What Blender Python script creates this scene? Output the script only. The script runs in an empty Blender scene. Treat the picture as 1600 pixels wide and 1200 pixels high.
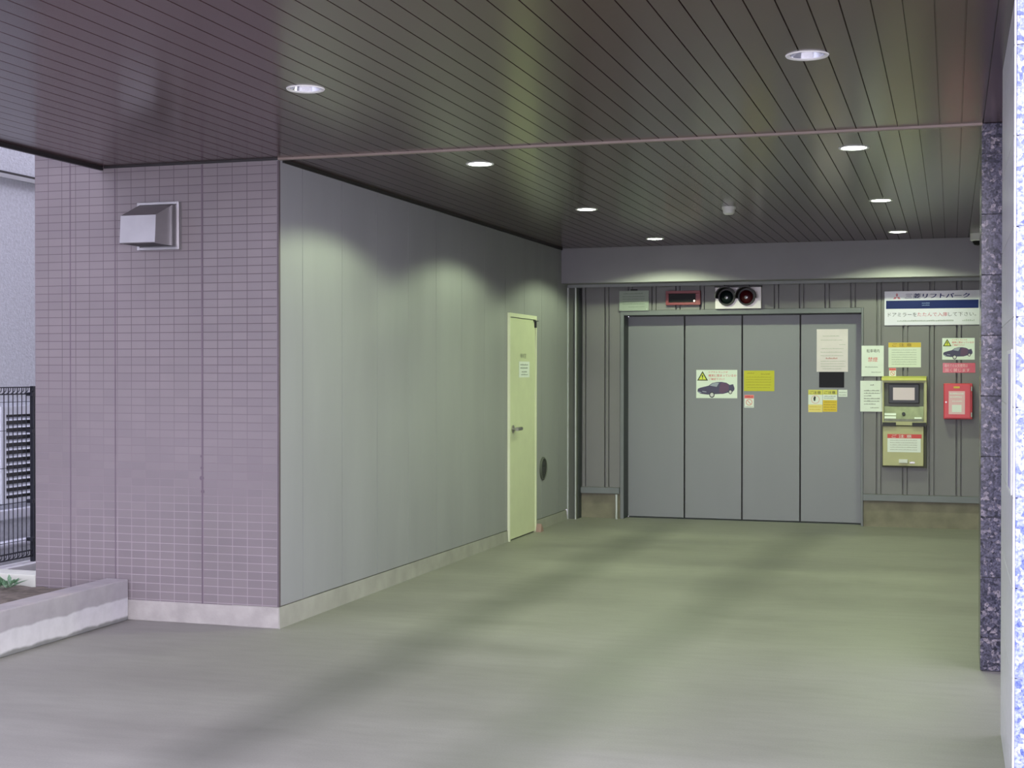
import bpy, bmesh, math, random
from mathutils import Vector, Matrix
random.seed(7)
scn = bpy.context.scene
COL = scn.collection
PI = math.pi

# ------------------------------------------------------------------ materials
def lin(c):
    return tuple(((v / 255) / 12.92 if v / 255 <= 0.04045 else ((v / 255 + 0.055) / 1.055) ** 2.4) for v in c)

MATS = {}
def mat(name, rgb, rough=0.5, metal=0.0, spec=0.5, var=0.0, vscale=6.0, bump=0.0, bscale=80.0,
        emit=None, estr=0.0, coat=0.0, stretch=None):
    if name in MATS: return MATS[name]
    m = bpy.data.materials.new(name); m.use_nodes = True
    nt = m.node_tree; b = nt.nodes['Principled BSDF']
    c = lin(rgb)
    b.inputs['Base Color'].default_value = (*c, 1)
    b.inputs['Roughness'].default_value = rough
    b.inputs['Metallic'].default_value = metal
    b.inputs['Specular IOR Level'].default_value = spec
    b.inputs['Coat Weight'].default_value = coat
    tc = nt.nodes.new('ShaderNodeTexCoord')
    vec = tc.outputs['Object']
    if stretch:
        mp = nt.nodes.new('ShaderNodeMapping'); mp.inputs['Scale'].default_value = stretch
        nt.links.new(vec, mp.inputs['Vector']); vec = mp.outputs['Vector']
    if var > 0:
        n = nt.nodes.new('ShaderNodeTexNoise'); n.inputs['Scale'].default_value = vscale; n.inputs['Detail'].default_value = 5
        nt.links.new(vec, n.inputs['Vector'])
        r = nt.nodes.new('ShaderNodeValToRGB')
        r.color_ramp.elements[0].position = 0.3; r.color_ramp.elements[1].position = 0.7
        r.color_ramp.elements[0].color = (*[max(0, v * (1 - var)) for v in c], 1)
        r.color_ramp.elements[1].color = (*[min(1, v * (1 + var)) for v in c], 1)
        nt.links.new(n.outputs['Fac'], r.inputs['Fac']); nt.links.new(r.outputs['Color'], b.inputs['Base Color'])
    if bump > 0:
        n2 = nt.nodes.new('ShaderNodeTexNoise'); n2.inputs['Scale'].default_value = bscale; n2.inputs['Detail'].default_value = 3
        nt.links.new(vec, n2.inputs['Vector'])
        bp = nt.nodes.new('ShaderNodeBump'); bp.inputs['Strength'].default_value = bump; bp.inputs['Distance'].default_value = 0.004
        nt.links.new(n2.outputs['Fac'], bp.inputs['Height']); nt.links.new(bp.outputs['Normal'], b.inputs['Normal'])
    if emit:
        b.inputs['Emission Color'].default_value = (*emit, 1); b.inputs['Emission Strength'].default_value = estr
    MATS[name] = m
    return m

def N(nt, t, **kw):
    n = nt.nodes.new(t)
    for k, v in kw.items(): setattr(n, k, v)
    return n
def ramp(nt, fac, stops):
    r = N(nt, 'ShaderNodeValToRGB'); e = r.color_ramp.elements
    while len(e) < len(stops): e.new(0.5)
    for el, (p, c) in zip(e, stops): el.position = p; el.color = (*c, 1)
    nt.links.new(fac, r.inputs['Fac']); return r.outputs['Color']
def mathn(nt, op, a, b=None):
    n = N(nt, 'ShaderNodeMath', operation=op)
    for i, v in enumerate((a, b)):
        if v is None: continue
        if isinstance(v, (int, float)): n.inputs[i].default_value = v
        else: nt.links.new(v, n.inputs[i])
    return n.outputs[0]
def mix(nt, fac, a, b, mode='MIX'):
    n = N(nt, 'ShaderNodeMix', data_type='RGBA', blend_type=mode)
    for sock, v in ((n.inputs[0], fac), (n.inputs[6], a), (n.inputs[7], b)):
        if isinstance(v, (int, float)): sock.default_value = v
        elif isinstance(v, tuple): sock.default_value = (*v, 1)
        else: nt.links.new(v, sock)
    return n.outputs[2]

def tile_material():
    m = bpy.data.materials.new('mauve_tile'); m.use_nodes = True; nt = m.node_tree; b = nt.nodes['Principled BSDF']
    tc = N(nt, 'ShaderNodeTexCoord'); sp = N(nt, 'ShaderNodeSeparateXYZ'); nt.links.new(tc.outputs['Object'], sp.inputs[0])
    cb = N(nt, 'ShaderNodeCombineXYZ')
    nt.links.new(mathn(nt, 'ADD', sp.outputs['X'], 4.833 + 0.0975 * 100), cb.inputs['X'])
    nt.links.new(mathn(nt, 'ADD', sp.outputs['Z'], -1.30 + 0.0487 * 100), cb.inputs['Y'])
    br = N(nt, 'ShaderNodeTexBrick'); br.offset = 0.0; br.squash = 1.0
    nt.links.new(cb.outputs[0], br.inputs['Vector'])
    br.inputs['Scale'].default_value = 1.0
    br.inputs['Brick Width'].default_value = 0.0975; br.inputs['Row Height'].default_value = 0.0487
    br.inputs['Mortar Size'].default_value = 0.0022; br.inputs['Mortar Smooth'].default_value = 0.1
    br.inputs['Color1'].default_value = (*lin((124, 116, 119)), 1); br.inputs['Color2'].default_value = (*lin((119, 111, 115)), 1)
    br.inputs['Mortar'].default_value = (*lin((107, 98, 103)), 1)
    nz = N(nt, 'ShaderNodeTexNoise'); nz.inputs['Scale'].default_value = 2.0; nz.inputs['Detail'].default_value = 4
    nt.links.new(tc.outputs['Object'], nz.inputs['Vector'])
    col = mix(nt, 0.5, br.outputs['Color'], ramp(nt, nz.outputs['Fac'], [(0.3, (0.8, 0.82, 0.8)), (0.7, (1, 1, 1))]), 'MULTIPLY')
    nt.links.new(col, b.inputs['Base Color'])
    # joint colour blends by height: darker higher up, paler near the ground
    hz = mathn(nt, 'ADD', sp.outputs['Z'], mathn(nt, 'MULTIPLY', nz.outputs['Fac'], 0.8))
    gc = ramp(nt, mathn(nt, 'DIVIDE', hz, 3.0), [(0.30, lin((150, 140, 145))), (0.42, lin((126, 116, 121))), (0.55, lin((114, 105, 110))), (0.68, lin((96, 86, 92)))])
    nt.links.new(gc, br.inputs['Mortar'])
    nt.links.new(ramp(nt, br.outputs['Fac'], [(0, (0.28,) * 3), (1, (0.8,) * 3)]), b.inputs['Roughness'])
    bp = N(nt, 'ShaderNodeBump', invert=True); bp.inputs['Strength'].default_value = 0.5; bp.inputs['Distance'].default_value = 0.002
    nt.links.new(br.outputs['Fac'], bp.inputs['Height']); nt.links.new(bp.outputs['Normal'], b.inputs['Normal'])
    return m

def granite_material(name, dark, mid, light, scale=34.0, rough=0.18):
    m = bpy.data.materials.new(name); m.use_nodes = True; nt = m.node_tree; b = nt.nodes['Principled BSDF']
    tc = N(nt, 'ShaderNodeTexCoord')
    nd = N(nt, 'ShaderNodeTexNoise'); nd.inputs['Scale'].default_value = 18; nd.inputs['Detail'].default_value = 3
    nt.links.new(tc.outputs['Object'], nd.inputs['Vector'])
    dist = N(nt, 'ShaderNodeVectorMath', operation='MULTIPLY_ADD')
    nt.links.new(nd.outputs['Color'], dist.inputs[0]); dist.inputs[1].default_value = (0.04,) * 3
    nt.links.new(tc.outputs['Object'], dist.inputs[2])
    vo = N(nt, 'ShaderNodeTexVoronoi'); vo.inputs['Scale'].default_value = scale
    nt.links.new(dist.outputs[0], vo.inputs['Vector'])
    sp = N(nt, 'ShaderNodeSeparateXYZ'); nt.links.new(vo.outputs['Color'], sp.inputs[0])
    c1 = ramp(nt, sp.outputs['X'], [(0.0, lin(dark)), (0.45, lin(mid)), (0.75, lin(mid)), (1.0, lin(light))])
    n2 = N(nt, 'ShaderNodeTexNoise'); n2.inputs['Scale'].default_value = 90; n2.inputs['Detail'].default_value = 4
    nt.links.new(tc.outputs['Object'], n2.inputs['Vector'])
    c2 = mix(nt, 0.75, c1, ramp(nt, n2.outputs['Fac'], [(0.35, lin(dark)), (0.55, (0.8, 0.8, 0.85)), (0.75, (1, 1, 1))]), 'MULTIPLY')
    nt.links.new(c2, b.inputs['Base Color']); b.inputs['Roughness'].default_value = rough
    return m

def floor_material():
    m = bpy.data.materials.new('worn_concrete_floor'); m.use_nodes = True; nt = m.node_tree; b = nt.nodes['Principled BSDF']
    tc = N(nt, 'ShaderNodeTexCoord'); P = tc.outputs['Object']
    mp = N(nt, 'ShaderNodeMapping'); mp.inputs['Scale'].default_value = (0.45, 1.6, 1); nt.links.new(P, mp.inputs['Vector'])
    n1 = N(nt, 'ShaderNodeTexNoise'); n1.inputs['Scale'].default_value = 1.1; n1.inputs['Detail'].default_value = 7; n1.inputs['Roughness'].default_value = 0.6
    nt.links.new(mp.outputs[0], n1.inputs['Vector'])
    n2 = N(nt, 'ShaderNodeTexNoise'); n2.inputs['Scale'].default_value = 9; n2.inputs['Detail'].default_value = 6
    nt.links.new(mp.outputs[0], n2.inputs['Vector'])
    n3 = N(nt, 'ShaderNodeTexNoise'); n3.inputs['Scale'].default_value = 120; n3.inputs['Detail'].default_value = 2
    nt.links.new(P, n3.inputs['Vector'])
    base = ramp(nt, n1.outputs['Fac'], [(0.3, lin((131, 128, 124))), (0.5, lin((140, 137, 133))), (0.72, lin((149, 146, 142)))])
    base = mix(nt, 0.45, base, ramp(nt, n2.outputs['Fac'], [(0.3, (0.82, 0.83, 0.82)), (0.6, (1, 1, 1))]), 'MULTIPLY')
    base = mix(nt, 0.2, base, ramp(nt, n3.outputs['Fac'], [(0.35, (0.6,) * 3), (0.65, (1, 1, 1))]), 'MULTIPLY')
    # tyre tracks rubbed into the concrete
    sp = N(nt, 'ShaderNodeSeparateXYZ'); nt.links.new(P, sp.inputs[0])
    nw = N(nt, 'ShaderNodeTexNoise'); nw.inputs['Scale'].default_value = 0.8; nt.links.new(P, nw.inputs['Vector'])
    wob = mathn(nt, 'MULTIPLY', mathn(nt, 'SUBTRACT', nw.outputs['Fac'], 0.5), 0.35)
    for (x0, y0, x1, y1, w, amt) in TRACKS:
        dx, dy = x1 - x0, y1 - y0; L = math.hypot(dx, dy); nx, ny = -dy / L, dx / L
        d = mathn(nt, 'ADD', mathn(nt, 'MULTIPLY', sp.outputs['X'], nx), mathn(nt, 'MULTIPLY', sp.outputs['Y'], ny))
        d = mathn(nt, 'ADD', mathn(nt, 'ADD', d, -(nx * x0 + ny * y0)), wob)
        a = mathn(nt, 'DIVIDE', mathn(nt, 'ABSOLUTE', d), w)
        t = mathn(nt, 'ADD', mathn(nt, 'MULTIPLY', sp.outputs['X'], dx / L / L), mathn(nt, 'MULTIPLY', sp.outputs['Y'], dy / L / L))
        t = mathn(nt, 'ADD', t, -(x0 * dx + y0 * dy) / L / L)
        ends = ramp(nt, t, [(0.0, (0, 0, 0)), (0.12, (1, 1, 1)), (0.88, (1, 1, 1)), (1.0, (0, 0, 0))])
        k = mathn(nt, 'MULTIPLY', ramp(nt, a, [(0.0, (1, 1, 1)), (0.35, (0.8,) * 3), (1.0, (0, 0, 0))]), ends)
        k = mathn(nt, 'MULTIPLY', k, amt)
        base = mix(nt, k, base, lin((70, 72, 68)))
    nt.links.new(base, b.inputs['Base Color'])
    nt.links.new(ramp(nt, n1.outputs['Fac'], [(0.3, (0.42,) * 3), (0.7, (0.6,) * 3)]), b.inputs['Roughness'])
    b.inputs['Specular IOR Level'].default_value = 0.35
    bp = N(nt, 'ShaderNodeBump'); bp.inputs['Strength'].default_value = 0.15; bp.inputs['Distance'].default_value = 0.003
    nt.links.new(n3.outputs['Fac'], bp.inputs['Height']); nt.links.new(bp.outputs['Normal'], b.inputs['Normal'])
    return m

def kerb_material():
    m = bpy.data.materials.new('stained_kerb_concrete'); m.use_nodes = True; nt = m.node_tree; b = nt.nodes['Principled BSDF']
    tc = N(nt, 'ShaderNodeTexCoord'); P = tc.outputs['Object']
    sp = N(nt, 'ShaderNodeSeparateXYZ'); nt.links.new(P, sp.inputs[0])
    cy = N(nt, 'ShaderNodeCombineXYZ'); nt.links.new(sp.outputs['Y'], cy.inputs[0])
    n1 = N(nt, 'ShaderNodeTexNoise'); n1.inputs['Scale'].default_value = 4; n1.inputs['Detail'].default_value = 3
    nt.links.new(cy.outputs[0], n1.inputs['Vector'])
    # patched pale mortar below a wavy line, dirt at the foot
    h = mathn(nt, 'ADD', sp.outputs['Z'], mathn(nt, 'MULTIPLY', mathn(nt, 'SUBTRACT', n1.outputs['Fac'], 0.5), 0.06))
    c = ramp(nt, h, [(0.0, lin((118, 118, 118))), (0.018, lin((122, 122, 120))), (0.03, lin((190, 188, 190))), (0.13, lin((186, 184, 188))), (0.14, lin((150, 146, 150))), (0.24, lin((154, 150, 154))), (0.26, lin((168, 158, 160)))])
    n2 = N(nt, 'ShaderNodeTexNoise'); n2.inputs['Scale'].default_value = 14; n2.inputs['Detail'].default_value = 5
    nt.links.new(P, n2.inputs['Vector'])
    c = mix(nt, 0.4, c, ramp(nt, n2.outputs['Fac'], [(0.3, (0.75,) * 3), (0.6, (1, 1, 1))]), 'MULTIPLY')
    nt.links.new(c, b.inputs['Base Color']); b.inputs['Roughness'].default_value = 0.85
    return m

# ------------------------------------------------------------------ mesh builder
WL = {}
class MB:
    def __init__(s): s.bm = bmesh.new()
    def box(s, x0, y0, z0, x1, y1, z1, bev=0.0):
        x0, x1 = min(x0, x1), max(x0, x1); y0, y1 = min(y0, y1), max(y0, y1); z0, z1 = min(z0, z1), max(z0, z1)
        t = bmesh.new(); bmesh.ops.create_cube(t, size=1)
        for v in t.verts: v.co = Vector(((x0 + x1) / 2 + v.co.x * (x1 - x0), (y0 + y1) / 2 + v.co.y * (y1 - y0), (z0 + z1) / 2 + v.co.z * (z1 - z0)))
        if bev: bmesh.ops.bevel(t, geom=t.edges[:], offset=bev, segments=2, affect='EDGES', profile=0.5)
        s.merge(t); return s
    def merge(s, t):
        me = bpy.data.meshes.new('tmp'); t.to_mesh(me); t.free(); s.bm.from_mesh(me); bpy.data.meshes.remove(me)
    def prism(s, pts, axis, a, b):
        """closed polygon extruded along axis; pts are the other two coords in xyz order"""
        def P(p, w):
            if axis == 'x': return (w, p[0], p[1])
            if axis == 'y': return (p[0], w, p[1])
            return (p[0], p[1], w)
        t = bmesh.new()
        A = [t.verts.new(P(p, a)) for p in pts]; B = [t.verts.new(P(p, b)) for p in pts]
        n = len(pts)
        t.faces.new(A); t.faces.new(B[::-1])
        for i in range(n): t.faces.new((A[i], B[i], B[(i + 1) % n], A[(i + 1) % n]))
        bmesh.ops.recalc_face_normals(t, faces=t.faces[:]); s.merge(t); return s
    def cyl(s, c, r, h, axis='z', seg=32, r2=None, cap=True):
        t = bmesh.new(); bmesh.ops.create_cone(t, cap_ends=cap, segments=seg, radius1=r, radius2=r if r2 is None else r2, depth=h)
        if axis == 'x': bmesh.ops.rotate(t, verts=t.verts, matrix=Matrix.Rotation(PI / 2, 3, 'Y'))
        if axis == 'y': bmesh.ops.rotate(t, verts=t.verts, matrix=Matrix.Rotation(PI / 2, 3, 'X'))
        bmesh.ops.translate(t, verts=t.verts, vec=Vector(c)); s.merge(t); return s
    def lathe(s, prof, c, axis='z', seg=40, a0=0.0, a1=2 * PI):
        """revolve (radius, height) about axis through c; open profile"""
        t = bmesh.new(); full = abs(a1 - a0 - 2 * PI) < 1e-6; rings = []
        n = seg if full else seg + 1
        for i in range(n):
            a = a0 + (a1 - a0) * i / seg
            rr = []
            for (r, h) in prof:
                p = Vector((r * math.cos(a), r * math.sin(a), h))
                if axis == 'y': p = Vector((p.x, -h, p.y))      # height runs towards -Y
                if axis == 'x': p = Vector((h, p.x, p.y))
                rr.append(t.verts.new(p + Vector(c)))
            rings.append(rr)
        for i in range(seg):
            A, B = rings[i], rings[(i + 1) % n]
            for j in range(len(prof) - 1): t.faces.new((A[j], B[j], B[j + 1], A[j + 1]))
        bmesh.ops.remove_doubles(t, verts=t.verts, dist=1e-6)
        bmesh.ops.recalc_face_normals(t, faces=t.faces[:]); s.merge(t); return s
    def poly(s, pts, y, th=0.0006):
        return s.prism(pts, 'y', y, y + th)
    def tube(s, a, b, r, seg=8):
        a, b = Vector(a), Vector(b); d = b - a
        t = bmesh.new(); bmesh.ops.create_cone(t, cap_ends=True, segments=seg, radius1=r, radius2=r, depth=d.length)
        bmesh.ops.rotate(t, verts=t.verts, matrix=d.to_track_quat('Z', 'Y').to_matrix())
        bmesh.ops.translate(t, verts=t.verts, vec=(a + b) / 2); s.merge(t); return s
    def build(s, name, m, parent=None, origin=None, smooth=False):
        me = bpy.data.meshes.new(name)
        if parent is not None:
            off = WL[parent.name]; loc = Vector((0, 0, 0)); w = off
        else:
            off = Vector(origin) if origin else Vector((0, 0, 0)); loc = off; w = off
        bmesh.ops.translate(s.bm, verts=s.bm.verts, vec=-off)
        if smooth:
            for f in s.bm.faces: f.smooth = True
        s.bm.to_mesh(me); s.bm.free(); me.materials.append(m)
        if smooth:
            try: me.set_sharp_from_angle(angle=math.radians(35))
            except Exception: pass
        o = bpy.data.objects.new(name, me); COL.objects.link(o); o.location = loc
        if parent is not None: o.parent = parent
        WL[o.name] = w.copy()
        return o

def tag(o, label=None, cat=None, group=None, kind=None):
    if label: o['label'] = label
    if cat: o['category'] = cat
    if group: o['group'] = group
    if kind: o['kind'] = kind
    return o
def empty(name, loc, label, cat, group=None, kind=None):
    o = bpy.data.objects.new(name, None); COL.objects.link(o); o.location = loc; o.empty_display_size = 0.1
    WL[o.name] = Vector(loc); return tag(o, label, cat, group, kind)
def struct(o, label, cat): return tag(o, label, cat, kind='structure')

def text_mesh(body, bold=0.0, res=2):
    c = bpy.data.curves.new('txt', 'FONT'); c.body = body; c.resolution_u = res; c.offset = bold; c.align_x = 'CENTER'
    o = bpy.data.objects.new('txt', c); COL.objects.link(o)
    dg = bpy.context.evaluated_depsgraph_get(); dg.update()
    me = bpy.data.meshes.new_from_object(o.evaluated_get(dg))
    bpy.data.objects.remove(o); bpy.data.curves.remove(c)
    return me
def text(body, x0, x1, z0, z1, y, m, parent, bold=0.0, name='lettering', plane='y', shear=0.0):
    """lettering filling the box x0..x1, z0..z1 on the plane y (or on a plane x = y when plane is 'x')"""
    me = text_mesh(body)
    xs = [v.co.x for v in me.vertices]; ys = [v.co.y for v in me.vertices]
    a, b_, c, d = min(xs), max(xs), min(ys), max(ys)
    off = WL[parent.name]
    for v in me.vertices:
        fz = (v.co.y - c) / (d - c)
        u = x0 + (v.co.x - a) / (b_ - a) * (x1 - x0) + shear * (fz - 0.5) * (z1 - z0); w = z0 + fz * (z1 - z0)
        v.co = (Vector((u, y, w)) if plane == 'y' else Vector((y, u, w))) - off
    if bold:        # heavier strokes: the same glyphs laid over themselves a hair apart
        sx = bold * (z1 - z0) * 0.9; bb = bmesh.new()
        for dx, dn in ((-sx, 0.0), (0.0, 0.0003), (sx, 0.0006)):
            n0 = len(bb.verts); bb.from_mesh(me); bb.verts.ensure_lookup_table()
            for v in bb.verts[n0:]: v.co += Vector((dx, -dn, 0)) if plane == 'y' else Vector((dn, dx, 0))
        bb.to_mesh(me); bb.free()
    me.materials.clear(); me.materials.append(m); me.name = name
    o = bpy.data.objects.new(name, me); COL.objects.link(o); o.parent = parent; WL[o.name] = off.copy()
    return o
def lines(rows, y, m, parent, name='text_line', plane='y'):
    """rows of print too small to read: (x0, x1, z, height), broken into character-like dashes"""
    for (x0, x1, z, h) in rows:
        b = MB(); x = x0
        while x < x1:
            w = h * random.uniform(0.55, 0.95); e = min(x + w, x1)
            if True:
                hz = h * random.uniform(0.55, 1.0)
                if plane == 'y': b.box(x, y, z, e, y + 0.0004, z + hz)
                else: b.box(y - 0.0004, x, z, y, e, z + hz)
            x = e + h * 0.25
        b.build(name, m, parent)

# ------------------------------------------------------------------ shared materials
TRACKS = [(-2.68, 14.6, -2.80, 3.6, 0.30, 0.42), (-1.18, 14.6, -1.80, 3.6, 0.30, 0.34)]
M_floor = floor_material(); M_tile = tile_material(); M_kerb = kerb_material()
M_gran = granite_material('blue_grey_granite', (42, 42, 54), (82, 80, 94), (142, 134, 138), scale=64)
M_gran_lit = granite_material('daylit_blue_granite', (96, 112, 172), (168, 178, 210), (216, 216, 224), scale=55)  # same granite as the pillar, daylight on the pier put into paler colours
M_gside = mat('polished_pale_stone', (205, 205, 214), 0.28, var=0.08, vscale=20)
M_ceil = mat('brown_coated_metal', (70, 51, 51), 0.2, var=0.06, vscale=1.5, spec=0.6)
M_cback = mat('dark_ceiling_gap', (26, 22, 22), 0.7, var=0.1)
M_strip = mat('taupe_joint_strip', (134, 120, 112), 0.45, var=0.05)
M_black = mat('black_flashing', (26, 24, 26), 0.5, var=0.1)
M_lwall = mat('grey_cement_panel', (143, 143, 147), 0.62, var=0.05, vscale=3, bump=0.05, bscale=300, stretch=(1, 1, 0.25))
M_plinth = mat('rough_plinth_concrete', (158, 154, 150), 0.85, var=0.14, vscale=9, bump=0.25, bscale=60)
M_plinth2 = mat('tan_stained_concrete', (128, 122, 108), 0.85, var=0.18, vscale=7, bump=0.25, bscale=60)
M_back = mat('grey_ribbed_steel', (120, 117, 121), 0.5, var=0.05, vscale=2)
M_beam = mat('grey_painted_beam', (134, 130, 138), 0.55, var=0.04, vscale=3)
M_frame = mat('grey_painted_frame', (112, 114, 120), 0.45, var=0.05)
M_light = mat('pale_steel_edge', (190, 192, 194), 0.35, metal=0.3, var=0.05)
M_door = mat('grey_lift_door_paint', (128, 128, 136), 0.42, var=0.05, vscale=1.2, stretch=(1, 1, 0.3))
M_jamb = mat('dark_door_jamb', (50, 54, 58), 0.5, var=0.1)
M_cream = mat('cream_door_paint', (204, 208, 176), 0.45, var=0.03)
M_creamf = mat('cream_door_frame', (214, 216, 190), 0.42, var=0.03)
M_chrome = mat('brushed_steel', (170, 168, 164), 0.3, metal=0.9, var=0.05, vscale=55)
M_galv = mat('satin_stainless', (168, 166, 168), 0.34, metal=0.85, var=0.06, vscale=8)
M_white = mat('white_print', (222, 226, 222), 0.5, var=0.02)
M_paper = mat('white_paper', (224, 228, 226), 0.75, var=0.03, vscale=15)
M_pink = mat('pinkish_paper', (226, 214, 222), 0.7, var=0.04, vscale=8)
M_ink = mat('black_ink', (48, 48, 52), 0.6, var=0.1)
M_faint = mat('grey_ink', (150, 156, 154), 0.6, var=0.1)
M_red = mat('red_ink', (206, 66, 76), 0.5, var=0.05)
M_blue = mat('navy_ink', (28, 38, 98), 0.5, spec=0.15, var=0.05)
M_yel = mat('yellow_print', (206, 196, 40), 0.45, var=0.03)
M_yeld = mat('dark_yellow_ink', (168, 158, 24), 0.5, var=0.05)
M_amber = mat('amber_print', (208, 178, 60), 0.45, var=0.04)
M_redbox = mat('red_enamel', (206, 62, 76), 0.35, var=0.04)
M_screen = mat('dark_glass', (12, 12, 17), 0.45, spec=0.2, var=0.1)
M_aluw = mat('white_enamel_plate', (224, 214, 220), 0.25, var=0.03)
M_plast = mat('white_plastic', (212, 212, 208), 0.4, var=0.03)

# ------------------------------------------------------------------ key levels
H = 2.75
XL, YT, YB, YBM = -3.75, 7.434, 14.10, 13.67      # grey side wall, tiled face, ribbed rear wall, beam face
ZBM = 2.396

# ------------------------------------------------------------------ floor and ground
o = MB().box(-12, -14, -0.3, 9, 16, 0).build('floor', M_floor); struct(o, 'greenish grey concrete driveway floor running up to the lift doors', 'floor')

# ------------------------------------------------------------------ ceiling (brown boards, running front to back) with holes for the downlights
XCL, XCR, YC0, YC1 = -4.93, 0.20, 3.6, 14.35
GP = 0.1025; G0 = 0.148; gw = 0.0055; gd = 0.010
prof = []
gs = sorted([G0 - k * GP for k in range(0, 52) if XCL + 0.02 < G0 - k * GP < XCR - 0.01])
prof.append((XCL, H))
for g in gs: prof += [(g - gw / 2, H), (g - gw / 2 + 0.001, H + gd), (g + gw / 2 - 0.001, H + gd), (g + gw / 2, H)]
prof += [(XCR, H), (XCR, H + 0.2), (XCL, H + 0.2)]
ceil = MB().prism(prof, 'y', YC0, YC1).build('ceiling', M_ceil)
LIGHTS = [(-2.72, 5.653), (-2.70, 7.995), (-2.67, 10.46), (-2.645, 12.945), (-0.545, 5.64), (-0.52, 8.035), (-0.49, 10.54), (-0.455, 12.935)]
RL = 0.068
cut = MB()
for (x, y) in LIGHTS: cut.cyl((x, y, H), RL + 0.002, 0.24, seg=40)
cutter = cut.build('cutter', M_ceil)
md = ceil.modifiers.new('b', 'BOOLEAN'); md.operation = 'DIFFERENCE'; md.solver = 'EXACT'; md.object = cutter
dg = bpy.context.evaluated_depsgraph_get(); dg.update()
nm = bpy.data.meshes.new_from_object(ceil.evaluated_get(dg))
ceil.modifiers.clear(); ceil.data = nm
bpy.data.objects.remove(cutter)
bm = bmesh.new(); bm.from_mesh(ceil.data)
tmp = MB().box(XCR, 5.0, H, 0.62, YC1, H + 0.2)
me_ = bpy.data.meshes.new('t'); tmp.bm.to_mesh(me_); tmp.bm.free(); bm.from_mesh(me_); bm.to_mesh(ceil.data); bm.free()
struct(ceil, 'dark brown metal board soffit over the whole driveway', 'ceiling')
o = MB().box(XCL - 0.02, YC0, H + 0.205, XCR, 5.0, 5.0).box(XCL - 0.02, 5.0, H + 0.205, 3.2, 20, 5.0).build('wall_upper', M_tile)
struct(o, 'mauve tiled upper storeys above the brown soffit', 'wall')
o = MB().box(XCL - 0.022, YC0, H - 0.022, XCL, YT - 0.001, H + 0.2).build('trim_1', M_black); struct(o, 'black edge flashing along the left edge of the soffit', 'trim')
o = MB().box(XL, YT - 0.012, H - 0.012, 0.146, YT + 0.018, H + 0.001).build('trim_2', M_strip); struct(o, 'thin taupe joint strip crossing the soffit to the granite pillar', 'trim')
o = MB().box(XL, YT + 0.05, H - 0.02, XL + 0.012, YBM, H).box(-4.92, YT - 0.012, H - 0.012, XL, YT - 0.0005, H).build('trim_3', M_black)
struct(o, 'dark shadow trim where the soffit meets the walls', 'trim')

# ------------------------------------------------------------------ left walls
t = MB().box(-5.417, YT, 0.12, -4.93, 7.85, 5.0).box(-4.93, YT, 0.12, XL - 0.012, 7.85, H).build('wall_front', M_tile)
struct(t, 'mauve mosaic tiled front wall carrying the vent hood', 'wall')
for x in (-4.253, -4.848, -5.164):
    jw = 0.0055 if x == -4.253 else 0.0035
    j = MB().box(x - jw, YT - 0.0015, 0.12, x + jw, YT + 0.002, 2.735 if x > -4.93 else 4.9)
    if x == -4.253:
        for z, dz, dx in ((0.93, 0.05, 0.006), (0.87, 0.03, 0.010), (0.79, 0.06, 0.008), (1.0, 0.04, 0.004)):
            j.cyl((x + random.uniform(-0.006, 0.006), YT, z), dx + 0.004, 0.004, 'y', 12)
    j.build('sealant_joint', mat('dark_sealant', (98, 86, 96), 0.7, var=0.1), t)
o = MB().box(-5.417, YT - 0.006, 0, XL - 0.001, 7.85, 0.121, 0.004).build('baseboard_front', M_plinth); struct(o, 'pale concrete plinth under the mauve tiled wall', 'plinth')
# dark edge joint between the tiled wall and the grey side wall
# grey panel wall with seams
def zb(y): return 0.124 - (y - 7.45) * 0.0062 if y < 12 else 0.096
seams = [7.751 + 0.579 * k for k in range(12) if 7.751 + 0.579 * k < 14.0]
t = bmesh.new()
pts = [(XL - 0.006, YT + 0.0), (XL - 0.006, YT + 0.022), (XL, YT + 0.024)]
for s_ in seams: pts += [(XL, s_ - 0.0025), (XL - 0.004, s_ - 0.002), (XL - 0.004, s_ + 0.002), (XL, s_ + 0.0025)]
pts += [(XL, 14.35), (XL - 0.8, 14.35), (XL - 0.8, 7.852), (XL - 0.012, 7.852), (XL - 0.012, YT)]
lo = [t.verts.new((x, y, zb(y) + 0.006)) for x, y in pts]; hi = [t.verts.new((x, y, H)) for x, y in pts]
t.faces.new(lo); t.faces.new(hi[::-1])
for i in range(len(pts)): t.faces.new((lo[i], hi[i], hi[(i + 1) % len(pts)], lo[(i + 1) % len(pts)]))
bmesh.ops.recalc_face_normals(t, faces=t.faces[:])
w = MB(); w.merge(t); wl = w.build('wall_left', M_lwall); MB().box(XL - 0.010, YT - 0.0015, 0.125, XL + 0.0008, YT + 0.020, 2.735).build('corner_joint', mat('dark_corner_sealant', (92, 82, 88), 0.7, var=0.1), wl); struct(wl, 'long grey panel side wall with vertical seams and a cream door', 'wall')
DY0, DY1, DZ = 11.868, 12.72, 2.03
b = MB()
for (a, c) in ((YT - 0.005, DY0 - 0.002), (DY1 + 0.002, YBM + 0.2)):
    t = bmesh.new(); vs = []
    for y in (a, c):
        for (x, z) in ((XL - 0.3, 0), (XL + 0.008, 0), (XL + 0.004, zb(max(y, 7.45))), (XL - 0.3, zb(max(y, 7.45)))): vs.append(t.verts.new((x, y, z)))
    t.faces.new(vs[:4]); t.faces.new(vs[4:][::-1])
    for i in range(4): t.faces.new((vs[i], vs[i + 4], vs[(i + 1) % 4 + 4], vs[(i + 1) % 4]))
    bmesh.ops.recalc_face_normals(t, faces=t.faces[:]); b.merge(t)
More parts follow.
